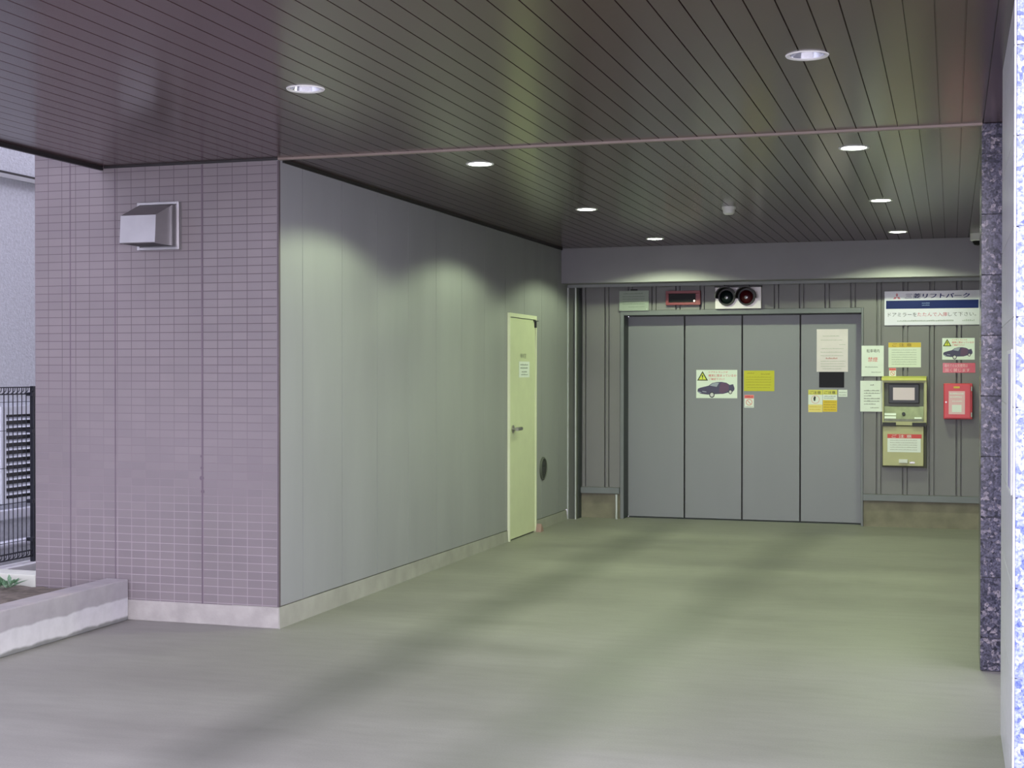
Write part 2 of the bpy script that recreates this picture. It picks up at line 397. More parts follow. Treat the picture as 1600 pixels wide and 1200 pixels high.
o = b.build('baseboard_left', mat('grey_plinth_concrete', (150, 148, 142), 0.85, var=0.12, vscale=6, bump=0.2, bscale=60)); struct(o, 'low concrete plinth along the foot of the grey side wall', 'plinth')

# side door
d = empty('door_1', (XL, (DY0 + DY1) / 2, 0), 'narrow cream steel door in the grey side wall', 'door', kind='structure')
MB().box(XL - 0.002, DY0, 0, XL + 0.022, DY0 + 0.028, DZ).box(XL - 0.002, DY1 - 0.028, 0, XL + 0.022, DY1, DZ).box(XL - 0.002, DY0 + 0.028, DZ - 0.035, XL + 0.022, DY1 - 0.028, DZ).build('door_frame', M_creamf, d)
leaf = MB().box(XL - 0.001, DY0 + 0.031, 0.012, XL + 0.012, DY1 - 0.031, DZ - 0.042).build('door_leaf', M_cream, d)
hb = MB().cyl((XL + 0.016, 11.985, 0.995), 0.034, 0.010, 'x', 24)
hd = hb.build('lock_plate', M_chrome, leaf, smooth=True)
MB().tube((XL + 0.012, 11.985, 0.995), (XL + 0.062, 11.985, 0.995), 0.014, 16).tube((XL + 0.058, 11.968, 0.995), (XL + 0.058, 12.10, 0.995), 0.017, 16).build('lever_handle', M_chrome, leaf, smooth=True)
MB().box(XL + 0.012, DY1 - 0.09, DZ - 0.05, XL + 0.03, DY1 + 0.03, DZ - 0.043).box(XL + 0.012, DY1 - 0.05, DZ - 0.11, XL + 0.03, DY1 - 0.03, DZ - 0.05).build('door_bracket', M_ink, d)
text('機械室', 12.22, 12.40, 1.63, 1.675, XL + 0.0125, mat('grey_stencil', (126, 130, 112), 0.6, var=0.1), leaf, plane='x')
s = MB().prism([(DY1 - 0.05, 0.0), (DY1 + 0.05, 0.0), (DY1 + 0.03, 0.035), (DY1 - 0.02, 0.075)], 'x', XL + 0.028, XL + 0.075).build('door_stop', mat('dull_pink_rubber', (150, 122, 116), 0.7, var=0.1), origin=(XL + 0.05, DY1, 0))
tag(s, 'small dull pink doorstop wedge at the foot of the cream door', 'doorstop')
n = MB().box(XL + 0.0135, 12.17, 1.455, XL + 0.0150, 12.50, 1.60).build('paper_notice', M_paper, origin=(XL + 0.0135, 12.33, 1.455))
tag(n, 'small white paper notice stuck on the cream side door', 'notice')
lines([(12.21, 12.45, 1.565, 0.014), (12.21, 12.44, 1.535, 0.014), (12.25, 12.42, 1.50, 0.014), (12.23, 12.44, 1.475, 0.012)], XL + 0.0156, M_faint, n, plane='x')
# round vent cover low on the grey wall
v = empty('round_vent', (XL, 12.997, 0.576), 'dark round vent cover low on the grey wall beside the cream door', 'vent')
MB().lathe([(0.112, 0.0), (0.112, 0.010), (0.098, 0.018), (0.092, 0.012), (0.092, 0.0)], (XL, 12.997, 0.576), 'x').build('vent_ring', mat('dark_grey_vent', (86, 88, 84), 0.5, var=0.1), v, smooth=True)
g = MB()
for k in range(-6, 7):
    z = k * 0.0145; hw = math.sqrt(max(0, 0.092 ** 2 - z * z))
    if hw > 0.02: g.box(XL + 0.002, 12.997 - hw, 0.576 + z - 0.0045, XL + 0.011, 12.997 + hw, 0.576 + z + 0.0035)
g.build('vent_louvre', mat('black_vent_grille', (58, 60, 58), 0.6, var=0.1), v)

# vent hood on the tiled wall
hx0, hx1 = -4.675, -4.391
v = empty('vent_hood', ((hx0 + hx1) / 2, YT, 2.235), 'square stainless steel vent hood high on the mauve tiled wall', 'vent hood')
MB().box(hx0, YT - 0.010, 2.232, hx1, YT - 0.0005, 2.518).box(hx1 - 0.016, YT - 0.034, 2.232, hx1, YT - 0.010, 2.518, 0.002).box(hx0, YT - 0.034, 2.232, hx0 + 0.016, YT - 0.010, 2.518, 0.002).box(hx0 + 0.016, YT - 0.034, 2.232, hx1 - 0.016, YT - 0.010, 2.248, 0.002).box(hx0 + 0.016, YT - 0.034, 2.502, hx1 - 0.016, YT - 0.010, 2.518, 0.002).build('flange', M_galv, v)
MB().prism([(YT - 0.011, 2.254), (7.195, 2.254), (7.188, 2.258), (7.200, 2.418), (YT - 0.04, 2.500), (YT - 0.011, 2.500)], 'x', hx0 + 0.018, -4.422).build('hood', M_galv, v)
MB().box(hx0 + 0.03, 7.21, 2.2525, -4.44, YT - 0.04, 2.2538).build('hood_opening', M_black, v)

# ------------------------------------------------------------------ rear wall, beam, frames
DX0, DX1, DTOP = -3.203, -0.837, 2.085
ribs = [0.052 - k * 0.2466 for k in range(0, 16)]
def ribprof(x0, x1, yb=14.45):
    p = [(x0, YB)]
    for r in sorted(ribs):
        if x0 + 0.01 < r and r + 0.055 < x1:
            p += [(r - 0.009, YB), (r - 0.006, YB + 0.03), (r + 0.006, YB + 0.03), (r + 0.008, YB), (r + 0.034, YB), (r + 0.036, YB + 0.025), (r + 0.045, YB + 0.025), (r + 0.047, YB)]
    return p + [(x1, YB), (x1, yb), (x0, yb)]
w = MB().prism(ribprof(XL + 0.001, DX0 - 0.04), 'z', 0.32, H).prism(ribprof(DX1 + 0.022, 0.32), 'z', 0.32, H).prism(ribprof(DX0 - 0.04, DX1 + 0.022), 'z', DTOP + 0.05, H)
wb = w.build('wall_back', M_back); struct(wb, 'grey ribbed steel rear wall around the lift doors', 'wall')
o = MB().box(XL + 0.009, YB + 0.012, 0, DX0 - 0.04, 14.44, 0.3195).box(DX1 + 0.022, YB + 0.012, 0, 0.32, 14.44, 0.3195).build('baseboard_back', M_plinth2); struct(o, 'stained concrete base under the ribbed rear wall', 'plinth')
o = MB().box(XL + 0.1, YB - 0.035, 0.255, DX0 - 0.04, YB + 0.005, 0.318, 0.003).box(DX1 + 0.022, YB - 0.035, 0.255, 0.32, YB + 0.005, 0.318, 0.003).build('trim_4', M_frame); struct(o, 'grey sill flashing along the foot of the ribbed wall', 'trim')
bm_ = MB().box(XL + 0.0005, YBM, ZBM, 0.32, YB - 0.001, H - 0.001).build('wall_beam', M_beam); struct(bm_, 'plain grey beam across the rear under the soffit', 'beam')
# frame strip below the beam and the corner post
o = MB().box(XL + 0.004, 13.905, 2.366, 0.32, 13.912, 2.392).box(XL + 0.004, 13.902, 2.388, 0.32, 13.98, 2.3955).build('trim_5', mat('grey_strip', (140, 141, 146), 0.55, var=0.04)); struct(o, 'pale steel strip under the grey beam', 'trim')
pst = MB().box(XL + 0.005, 13.92, 0, -3.656, 13.98, 2.365).build('trim_6', mat('dull_grey_post', (88, 89, 86), 0.65, var=0.05)); struct(pst, 'grey steel corner post at the end of the side wall', 'post')
MB().box(XL + 0.001, 13.895, 0, XL + 0.013, 13.92, 2.365).build('post_edge', M_light, pst)
MB().box(-3.668, 13.895, 0, -3.656, 13.92, 2.365).build('post_edge', M_light, pst)
MB().box(XL + 0.03, 13.981, 0.0, XL + 0.10, 14.095, 2.365).build('post_web', M_jamb, pst)

# lift doors
d = empty('door_2', ((DX0 + DX1) / 2, YB, 0), 'wide grey four panel car lift door in the rear wall', 'door', kind='structure')
MB().box(DX0 - 0.036, YB - 0.012, 0, DX0, YB + 0.19, DTOP + 0.048, 0.002).box(DX1, YB - 0.012, 0, DX1 + 0.02, YB + 0.19, DTOP + 0.048, 0.002).box(DX0, YB - 0.012, DTOP, DX1, YB + 0.19, DTOP + 0.048, 0.002).build('door_frame', M_frame, d)
MB().box(DX0 + 0.0005, YB - 0.010, 0.004, DX0 + 0.004, YB + 0.19, DTOP - 0.001).box(DX0 + 0.005, YB + 0.0, DTOP - 0.004, DX1 - 0.001, YB + 0.19, DTOP - 0.0005).build('door_jamb', M_jamb, d)
MB().box(DX0, YB + 0.23, 0.0, DX1, YB + 0.25, DTOP).build('door_backing', M_black, d)
px = [-3.197, -2.608, -2.020, -1.440, -0.839]
pan = []
for i in range(4):
    pan.append(MB().box(px[i] + (0.008 if i else 0), YB + 0.18, 0.012, px[i + 1] - 0.008, YB + 0.215, DTOP - 0.008).build('door_panel', M_door, d))
MB().box(DX0 + 0.01, YB + 0.15, 0.0, DX1 - 0.002, YB + 0.22, 0.006).build('door_track', M_jamb, d)
o = MB().tube((-3.268, 14.045, 0.0), (-3.268, 14.045, 0.25), 0.012, 14).build('drain_pipe', M_light, origin=(-3.268, 14.045, 0), smooth=True); tag(o, 'thin pale pipe stub at the left foot of the lift door frame', 'pipe')
PY = YB + 0.18          # face of the door panels
wn = MB().box(-1.255, PY - 0.004, 1.352, -1.012, PY - 0.0002, 1.506).build('window_pane', M_screen, pan[3]); tag(wn, 'black glass viewing pane')

# ------------------------------------------------------------------ right side granite
def granite(name, x0, x1, y0, y1, m, label, core):
    b = MB(); zs = [0.004, 0.169] + [0.169 + 0.3035 * k for k in range(1, 9)]
    zs = [z for z in zs if z < 2.7] + [H]
    for a, c in zip(zs[:-1], zs[1:]): b.box(x0, y0, a + 0.0015, x1, y1, c - 0.0015, 0.0015)
    o = b.build(name, m); struct(o, label, 'pillar')
    MB().box(x0 + 0.008, y0 + 0.008, 0, x1 - 0.008, y1 - 0.008, H - 0.002).build('mortar_core', core, o)
    return o
g1 = granite('wall_pillar', 0.143, 0.60, YT, 7.90, M_gran, 'dark speckled granite pillar where the taupe strip ends', M_ink)
g2 = granite('wall_pier', 0.207, 0.75, 5.0, 6.15, M_gran_lit, 'bright bluish speckled granite pier at the right edge', M_light)
# polished side cladding of the near pier
b = MB(); zs = [0.004, 0.169] + [0.169 + 0.3035 * k for k in range(1, 9)]; zs = [z for z in zs if z < 2.7] + [H]
for a, c in zip(zs[:-1], zs[1:]): b.box(0.199, 5.004, a + 0.002, 0.2068, 6.15, c - 0.002, 0.001)
b.build('side_cladding', M_gside, g2)['label'] = 'pale polished side slabs'
MB().box(0.2005, 5.006, 0.002, 0.2068, 6.148, H - 0.002).build('slab_grout', M_light, g2)
o = MB().box(0.32, 7.905, 0, 0.6, 14.45, H).build('wall_right', M_beam); struct(o, 'grey right side wall behind the granite pillar', 'wall')
p = empty('wall_plate', (0.199, 5.2, 1.08), 'narrow white plate on the polished side of the near granite pier', 'plate')
MB().box(0.1935, 5.03, 1.085, 0.1988, 5.42, 1.58, 0.002).build('plate_body', M_white, p)
MB().box(0.1925, 5.12, 1.10, 0.1934, 5.27, 1.565).build('plate_stripe', mat('violet_grey_print', (150, 146, 186), 0.4, var=0.04), p)

# ------------------------------------------------------------------ downlights
M_refl = mat('mirror_reflector', (206, 208, 214), 0.16, metal=0.95, var=0.03)
M_ring = mat('white_light_ring', (226, 226, 224), 0.4, var=0.02)
M_glow = mat('lit_diffuser', (250, 255, 240), 0.5, emit=(0.93, 1.0, 0.86), estr=20.0)
M_bulb = mat('milky_unlit_bulb', (238, 240, 246), 0.25, var=0.02)
def downlight(lit):
    e = empty('downlight', (0, 0, H), 'x', 'ceiling light', 'recessed downlights in the brown soffit')
    z = H
    MB().lathe([(RL, z + 0.03), (RL, z + 0.0), (RL + 0.001, z - 0.003), (RL + 0.014, z - 0.005), (RL + 0.017, z - 0.0005)], (0, 0, 0)).build('trim_ring', M_ring, e, smooth=True)
    if lit:
        MB().lathe([(RL - 0.001, z + 0.002), (RL - 0.004, z - 0.003), (RL * 0.6, z - 0.006), (0.0001, z - 0.007)], (0, 0, 0)).build('diffuser', M_glow, e, smooth=True)
    else:
        MB().lathe([(RL - 0.0015, z + 0.001), (RL - 0.012, z + 0.04), (RL - 0.026, z + 0.075), (0.0001, z + 0.08)], (0, 0, 0)).build('reflector', M_refl, e, smooth=True)
        MB().lathe([(0.0001, z + 0.022), (0.014, z + 0.026), (0.022, z + 0.04), (0.020, z + 0.06), (0.012, z + 0.078)], (0, 0, 0)).build('bulb', M_bulb, e, smooth=True)
    return e
pro = {True: downlight(True), False: downlight(False)}
used = {True: False, False: False}
LLAB = ['unlit round downlight in front of the taupe strip, left above the mauve wall',
        'lit round downlight just behind the taupe strip, first of the left row',
        'lit round downlight midway along the left row, between two other lit ones',
        'lit round downlight closest to the beam in the left row, above the light patch',
        'unlit round downlight in front of the taupe strip on the right, showing its mirror reflector',
        'lit round downlight just behind the taupe strip on the right',
        'lit round downlight midway along the right row, right of the smoke detector',
        'lit round downlight closest to the beam in the right row']
for i, (x, y) in enumerate(LIGHTS):
    lit = i not in (0, 4)
    if not used[lit]: o = pro[lit]; used[lit] = True
    else:
        o = pro[lit].copy(); COL.objects.link(o)
        for ch in pro[lit].children:
            c = ch.copy(); COL.objects.link(c); c.parent = o
    o.location = (x, y, H); o['label'] = LLAB[i]
    if lit:
        L = bpy.data.lights.new('downlight_lamp', 'SPOT'); L.energy = 122; L.color = (0.82, 1.0, 0.60)
        L.spot_size = math.radians(149); L.spot_blend = 0.22; L.shadow_soft_size = 0.05
        lo_ = bpy.data.objects.new('downlight_lamp', L); COL.objects.link(lo_); lo_.location = (x, y, H - 0.012)
        lo_.parent = None

# smoke detector and dome camera
s = empty('smoke_detector', (-1.605, 10.62, H), 'small white round smoke detector on the soffit between the light rows', 'smoke detector')
MB().lathe([(0.0001, H - 0.0005), (0.052, H - 0.0005), (0.052, H - 0.018), (0.046, H - 0.02)], (-1.605, 10.62, 0)).build('base', M_plast, s, smooth=True)
MB().lathe([(0.046, H - 0.02), (0.042, H - 0.048), (0.03, H - 0.058), (0.0001, H - 0.06)], (-1.605, 10.62, 0)).build('sensor_head', M_plast, s, smooth=True)
c_ = empty('dome_camera', (0.225, 13.3, H), 'white dome security camera at the rear right corner by the granite pillar', 'camera')
MB().lathe([(0.0001, H - 0.0005), (0.066, H - 0.0005), (0.066, H - 0.06), (0.058, H - 0.068), (0.0001, H - 0.068)], (0.225, 13.3, 0)).build('housing', M_plast, c_, smooth=True)
MB().lathe([(0.046, H - 0.068), (0.043, H - 0.085), (0.03, H - 0.102), (0.0001, H - 0.11)], (0.225, 13.3, 0)).build('dome', M_screen, c_, smooth=True)

# ------------------------------------------------------------------ signs over the lift door
def sheet(name, x0, z0, x1, z1, y, m, label, cat, th=0.002, group=None):
    o = MB().box(x0, y - th, z0, x1, y - 0.0004, z1).build(name, m, origin=((x0 + x1) / 2, y, z0))
    return tag(o, label, cat, group)
e = sheet('notice_board', -3.245, 2.13, -2.939, 2.334, YB - 0.02, mat('grey_green_board', (150, 158, 150), 0.5, var=0.03), 'pale grey green notice board above the left end of the lift door', 'notice board', th=0.012)
lines([(-3.20, -3.0, 2.30, 0.012), (-3.21, -2.98, 2.27, 0.010), (-3.21, -2.98, 2.245, 0.010), (-3.21, -2.99, 2.22, 0.010), (-3.21, -2.98, 2.195, 0.010), (-3.15, -2.98, 2.165, 0.010)], YB - 0.0328, mat('greenish_ink', (124, 134, 124), 0.6), e)
MB().box(-3.13, YB - 0.0205, 2.20, -3.06, YB - 0.0005, 2.352).build('bracket', M_black, e)
MB().cyl((-2.96, YB - 0.033, 2.145), 0.006, 0.004, 'y', 12).build('screw', M_light, e)
r = empty('warning_display', (-2.584, YB, 2.182), 'dark display in a red frame above the lift door', 'display')
MB().box(-2.76, YB - 0.05, 2.182, -2.408, YB - 0.001, 2.207, 0.002).box(-2.76, YB - 0.05, 2.297, -2.408, YB - 0.001, 2.325, 0.002).box(-2.76, YB - 0.05, 2.207, -2.73, YB - 0.001, 2.297, 0.002).box(-2.455, YB - 0.05, 2.207, -2.408, YB - 0.001, 2.297, 0.002).build('frame', mat('dark_red_paint', (128, 44, 55), 0.4, var=0.04), r)
MB().box(-2.729, YB - 0.036, 2.208, -2.456, YB - 0.002, 2.296).build('screen', M_screen, r)
MB().cyl((-2.472, YB - 0.038, 2.222), 0.008, 0.006, 'y', 16).build('indicator_lamp', mat('lit_indicator', (255, 240, 220), 0.3, emit=(1, 0.85, 0.7), estr=5), r)
# two lens signal
s = empty('signal_light', (-2.03, YB, 2.137), 'two lens traffic signal on a white plate above the lift door', 'signal light')
MB().box(-2.259, YB - 0.045, 2.137, -1.801, YB - 0.001, 2.352, 0.004).build('back_plate', M_aluw, s)
MB().box(-2.262, YB - 0.07, 2.353, -1.798, YB - 0.001, 2.362).build('top_cover', M_black, s)
for x, m, nm_ in ((-2.142, mat('dark_green_lens', (10, 22, 24), 0.3, spec=0.25, var=0.2, vscale=60), 'green lens'), (-1.945, mat('dark_red_lens', (66, 10, 18), 0.3, spec=0.25, var=0.2, vscale=60), 'red lens')):
    ln = MB().lathe([(0.066, 0.0), (0.066, 0.012), (0.058, 0.02), (0.040, 0.03), (0.0001, 0.035)], (x, YB - 0.0455, 2.252), 'y').build('lens', m, s, smooth=True); ln['label'] = nm_
    MB().lathe([(0.018, 0.0), (0.014, 0.006), (0.0001, 0.008)], (x, YB - 0.080, 2.248), 'y', 20).build('lens_centre', mat('lens_glint', (150, 150, 156), 0.2, metal=0.4), ln, smooth=True)
    MB().lathe([(0.087, 0.0), (0.097, 0.0), (0.102, 0.14), (0.092, 0.14), (0.087, 0.0)], (x, YB - 0.0455, 2.252), 'y', 28, math.radians(-8), math.radians(188)).build('visor', M_black, s, smooth=True)
    MB().lathe([(0.066, 0.0), (0.086, 0.0), (0.084, 0.03), (0.068, 0.03), (0.066, 0.0)], (x, YB - 0.0455, 2.252), 'y', 36).build('lens_ring', M_black, s, smooth=True)

# ------------------------------------------------------------------ banner sign on the right
M_ban = mat('glossy_white_banner', (196, 196, 204), 0.14, var=0.03, vscale=6)
b_ = sheet('banner_sign', -0.618, 1.958, 0.263, 2.286, YB - 0.004, M_ban, 'wide white and navy Japanese sign board on the ribbed wall by the pillar', 'sign', th=0.014)
yb_ = YB - 0.0188
MB().box(-0.604, yb_ - 0.0004, 2.116, 0.247, yb_ + 0.0006, 2.196).build('navy_band', M_blue, b_)
text('三菱リフトパーク', -0.425, 0.165, 2.214, 2.262, yb_, M_blue, b_, bold=0.05, shear=0.12)
M_logo = mat('faded_red_emblem', (190, 96, 106), 0.3)
lg = MB(); cx, cz, a = -0.503, 2.2300, 0.023
for k in range(3):
    th = PI / 2 + k * 2 * PI / 3
    p1 = (cx + a * math.cos(th + PI / 6), cz + a * math.sin(th + PI / 6)); p2 = (cx + a * math.cos(th - PI / 6), cz + a * math.sin(th - PI / 6))
    tip = (cx + a * math.sqrt(3) * math.cos(th), cz + a * math.sqrt(3) * math.sin(th))
    lg.poly([(cx, cz), p2, tip, p1], yb_ - 0.0003)
lg.build('emblem', M_logo, b_)
text('ドアミラー', -0.585, -0.365, 2.040, 2.078, yb_, M_ink, b_)
text('を', -0.355, -0.318, 2.040, 2.078, yb_, M_ink, b_)
text('たたんで入庫', -0.312, -0.035, 2.040, 2.080, yb_, mat('muted_red_ink', (176, 70, 84), 0.4), b_)
text('して下さい。', -0.028, 0.225, 2.040, 2.078, yb_, M_ink, b_)
lines([(-0.50, 0.02, 1.992, 0.016), (0.10, 0.21, 1.992, 0.018)], yb_, M_faint, b_)
lines([(-0.27, -0.20, 2.165, 0.008), (-0.27, -0.20, 2.145, 0.008)], yb_ - 0.0008, mat('pale_blue_print', (120, 140, 190), 0.3), b_, name='band_print')
for x in (-0.60, 0.245):
    for z in (2.27, 1.974): MB().cyl((x, yb_, z), 0.005, 0.003, 'y', 12).build('screw', M_light, b_)

# ------------------------------------------------------------------ car warning signs
M_carb = mat('violet_navy_print', (66, 60, 92), 0.45, var=0.05); M_carp = mat('plum_print', (92, 62, 92), 0.45, var=0.05)
M_cglass = mat('grey_glass_print', (150, 156, 172), 0.4, var=0.05); M_tyre = mat('dark_tyre_print', (44, 44, 56), 0.5)
def car_sign(x0, z0, x1, z1, y, label):
    W, Hh = x1 - x0, z1 - z0
    o = sheet('car_warning_sign', x0, z0, x1, z1, y, mat('white_sign_plate', (222, 230, 220), 0.4, var=0.02), label, 'sign', th=0.003, group='car warning signs')
    yf = y - 0.0034
    U = lambda u, v: (x0 + u * W, z0 + v * Hh)
    tri = MB().poly([U(0.02, 0.62), U(0.29, 0.62), U(0.155, 0.96)], yf - 0.0002).build('warning_triangle', mat('dark_olive_print', (60, 66, 30), 0.5), o)
    MB().poly([U(0.065, 0.655), U(0.245, 0.655), U(0.155, 0.885)], yf - 0.0007).build('yellow_field', mat('lemon_print', (214, 220, 70), 0.45), tri)
    MB().poly([U(0.145, 0.715), U(0.165, 0.715), U(0.172, 0.82), U(0.138, 0.82)], yf - 0.0012).poly([U(0.145, 0.675), U(0.165, 0.675), U(0.165, 0.70), U(0.145, 0.70)], yf - 0.0012).build('exclamation_mark', M_ink, tri)
    text('ドアやトランクが', x0 + 0.31 * W, x0 + 0.77 * W, z0 + 0.885 * Hh, z0 + 0.955 * Hh, yf, M_red, o)
    text('確実に閉まっているか', x0 + 0.30 * W, x0 + 0.98 * W, z0 + 0.755 * Hh, z0 + 0.845 * Hh, yf, M_red, o, bold=0.012)
    text('ご確認下さい！', x0 + 0.31 * W, x0 + 0.69 * W, z0 + 0.635 * Hh, z0 + 0.715 * Hh, yf, M_red, o, bold=0.008)
    car = MB().poly([U(0.03, 0.24), U(0.04, 0.33), U(0.10, 0.37), U(0.30, 0.44), U(0.39, 0.535), U(0.50, 0.57), U(0.62, 0.575), U(0.74, 0.545), U(0.82, 0.47), U(0.90, 0.50), U(0.91, 0.46), U(0.935, 0.36), U(0.93, 0.29), U(0.88, 0.22), U(0.80, 0.21), U(0.66, 0.155), U(0.50, 0.145), U(0.28, 0.125), U(0.10, 0.155)], yf - 0.0002).build('car_picture', M_carb, o)
    MB().poly([U(0.56, 0.20), U(0.57, 0.42), U(0.61, 0.545), U(0.74, 0.53), U(0.80, 0.46), U(0.79, 0.27), U(0.66, 0.18)], yf - 0.0008).build('car_door', M_carp, car)
    MB().poly([U(0.33, 0.445), U(0.40, 0.525), U(0.51, 0.555), U(0.56, 0.545), U(0.50, 0.40)], yf - 0.0008).build('windscreen', M_cglass, car)
    MB().poly([U(0.04, 0.20), U(0.12, 0.17), U(0.13, 0.20), U(0.05, 0.24)], yf - 0.0008).poly([U(0.15, 0.225), U(0.25, 0.205), U(0.25, 0.235), U(0.15, 0.255)], yf - 0.0008).build('bumper', M_cglass, car)
    for (u, v, ru, rv) in ((0.385, 0.12, 0.066, 0.105), (0.835, 0.225, 0.048, 0.080)):
        el = lambda s_: [(x0 + (u + s_ * ru * math.cos(k * PI / 10)) * W, z0 + (v + s_ * rv * math.sin(k * PI / 10)) * Hh) for k in range(20)]
        MB().poly(el(1.0), yf - 0.0012).build('tyre', M_tyre, car)
        MB().poly(el(0.66), yf - 0.0018).build('wheel_hub', mat('pale_hub_print', (206, 204, 206), 0.4), car)
    return o
car_sign(-2.487, 1.239, -2.069, 1.527, PY, 'larger white car warning sign stuck on the second lift door panel')
car_sign(-0.083, 1.624, 0.213, 1.831, YB, 'smaller white car warning sign above the red label near the pillar')

# ------------------------------------------------------------------ stickers and papers on the lift door
o = sheet('yellow_notice', -2.001, 1.313, -1.697, 1.520, PY, mat('yellow_green_paper', (196, 190, 44), 0.55, var=0.03), 'plain yellow notice on the third lift door panel', 'notice')
lines([(-1.97, -1.90, 1.488, 0.012), (-1.83, -1.74, 1.478, 0.016), (-1.98, -1.73, 1.45, 0.009), (-1.98, -1.73, 1.425, 0.009), (-1.98, -1.73, 1.40, 0.009), (-1.98, -1.73, 1.372, 0.009), (-1.97, -1.74, 1.345, 0.009)], PY - 0.0026, M_yeld, o)
def ring(b, x, z, r0, r1, y, seg=28):
    b.lathe([(r0, 0.0), (r1, 0.0), (r1, 0.0005), (r0, 0.0005), (r0, 0.0)], (x, y, z), 'y', seg)
def ban_sign(x0, z0, x1, z1, y, label):
    o = sheet('prohibition_sticker', x0, z0, x1, z1, y, M_white, label, 'sticker')
    W, Hh = x1 - x0, z1 - z0; yf = y - 0.0026
    MB().box(x0 + 0.001, yf, z0 + 0.72 * Hh, x1 - 0.001, yf + 0.0004, z1 - 0.001).build('red_header', mat('salmon_red_print', (226, 116, 112), 0.5), o)
    lines([(x0 + 0.1 * W, x1 - 0.1 * W, z0 + 0.79 * Hh, 0.13 * Hh)], yf - 0.0006, M_red, o)
    b = MB(); cx, cz = (x0 + x1) / 2, z0 + 0.42 * Hh; ring(b, cx, cz, W * 0.27, W * 0.34, yf)
    s_ = W * 0.21; b.poly([(cx - s_ - 0.003, cz + s_), (cx - s_ + 0.003, cz + s_ + 0.003), (cx + s_ + 0.003, cz - s_), (cx + s_ - 0.003, cz - s_ - 0.003)], yf - 0.0003)
    b.build('ban_symbol', mat('pale_red_print', (216, 140, 130), 0.5), o)
    lines([(x0 + 0.08 * W, x1 - 0.08 * W, z0 + 0.05 * Hh, 0.06 * Hh)], yf, M_faint, o)
    return o
ban_sign(-1.997, 1.145, -1.901, 1.275, PY, 'small red topped prohibition sticker below the yellow notice')
ban_sign(-0.575, 1.456, -0.509, 1.545, YB, 'tiny red topped sticker standing above the control panel hood')
o = sheet('paper_notice', -1.28, 1.508, -0.976, 1.932, PY, M_pink, 'large pinkish white paper notice above the black pane', 'notice')
lines([(-1.22, -1.06, 1.86, 0.008), (-1.24, -1.03, 1.82, 0.007), (-1.06, -1.0, 1.775, 0.007), (-1.24, -1.02, 1.735, 0.007), (-1.24, -1.03, 1.70, 0.007), (-1.24, -1.02, 1.665, 0.007), (-1.24, -1.0, 1.61, 0.007), (-1.24, -1.01, 1.585, 0.007), (-1.24, -1.0, 1.56, 0.007), (-1.22, -1.04, 1.535, 0.007)], PY - 0.0026, mat('pale_grey_ink', (176, 176, 172), 0.6), o)
lines([(-1.19, -1.08, 1.635, 0.016)], PY - 0.0026, mat('rose_ink', (190, 130, 136), 0.6), o, name='red_text')
for (x0, x1, z0, z1, low, lab) in ((-1.361, -1.222, 1.105, 1.329, (226, 206, 120), 'yellow and white caution sticker with a round symbol below the black pane'),
                                  (-1.219, -1.080, 1.110, 1.330, (218, 186, 40), 'caution sticker with deep yellow lower half, right of its twin')):
    o = sheet('caution_sticker', x0, z0, x1, z1, PY, M_white, lab, 'sticker', group='pair of caution stickers')
    yf = PY - 0.0026; W = x1 - x0; Hh = z1 - z0
    MB().box(x0, yf, z1 - 0.22 * Hh, x1, yf + 0.0004, z1 - 0.0005).build('yellow_header', mat('lemon_header_print', (214, 206, 92), 0.5), o)
    text('ご注意', x0 + 0.1 * W, x1 - 0.12 * W, z1 - 0.19 * Hh, z1 - 0.06 * Hh, yf - 0.0006, M_ink, o, bold=0.01)
    lowf = 0.34 if low[2] > 100 else 0.53
    MB().box(x0, yf, z0 + 0.0005, x1, yf + 0.0004, z0 + lowf * Hh).build('lower_field', mat('low_%d' % low[2], low, 0.5), o)
    if low[2] > 100:
        b = MB(); ring(b, (x0 + x1) / 2, z0 + 0.57 * Hh, 0.036, 0.042, yf); b.build('round_symbol', mat('pink_ring_print', (220, 170, 160), 0.5), o)
        MB().poly([(x0 + 0.055, z0 + 0.50 * Hh), (x0 + 0.068, z0 + 0.5 * Hh), (x0 + 0.074, z0 + 0.68 * Hh), (x0 + 0.06, z0 + 0.72 * Hh), (x0 + 0.05, z0 + 0.62 * Hh)], yf - 0.0002).build('figure_symbol', M_ink, o)
        lines([(x0 + 0.012, x1 - 0.015, z0 + 0.22 * Hh, 0.010), (x0 + 0.012, x1 - 0.02, z0 + 0.10 * Hh, 0.010)], yf - 0.0006, M_amber, o)
    else:
        lines([(x0 + 0.01, x1 - 0.012, z0 + k * Hh, 0.011) for k in (0.42, 0.30, 0.19, 0.07)], yf - 0.0006, mat('ochre_ink', (178, 146, 20), 0.5), o)
        lines([(x0 + 0.012, x1 - 0.015, z0 + 0.68 * Hh, 0.010), (x0 + 0.012, x1 - 0.03, z0 + 0.60 * Hh, 0.009)], yf - 0.0006, M_faint, o)
o = sheet('label_sticker', -1.068, 1.26, -0.981, 1.33, PY, M_white, 'tiny white label right of the yellow caution stickers', 'sticker')
lines([(-1.06, -0.99, 1.30, 0.008), (-1.06, -0.99, 1.275, 0.008)], PY - 0.0026, M_faint, o)

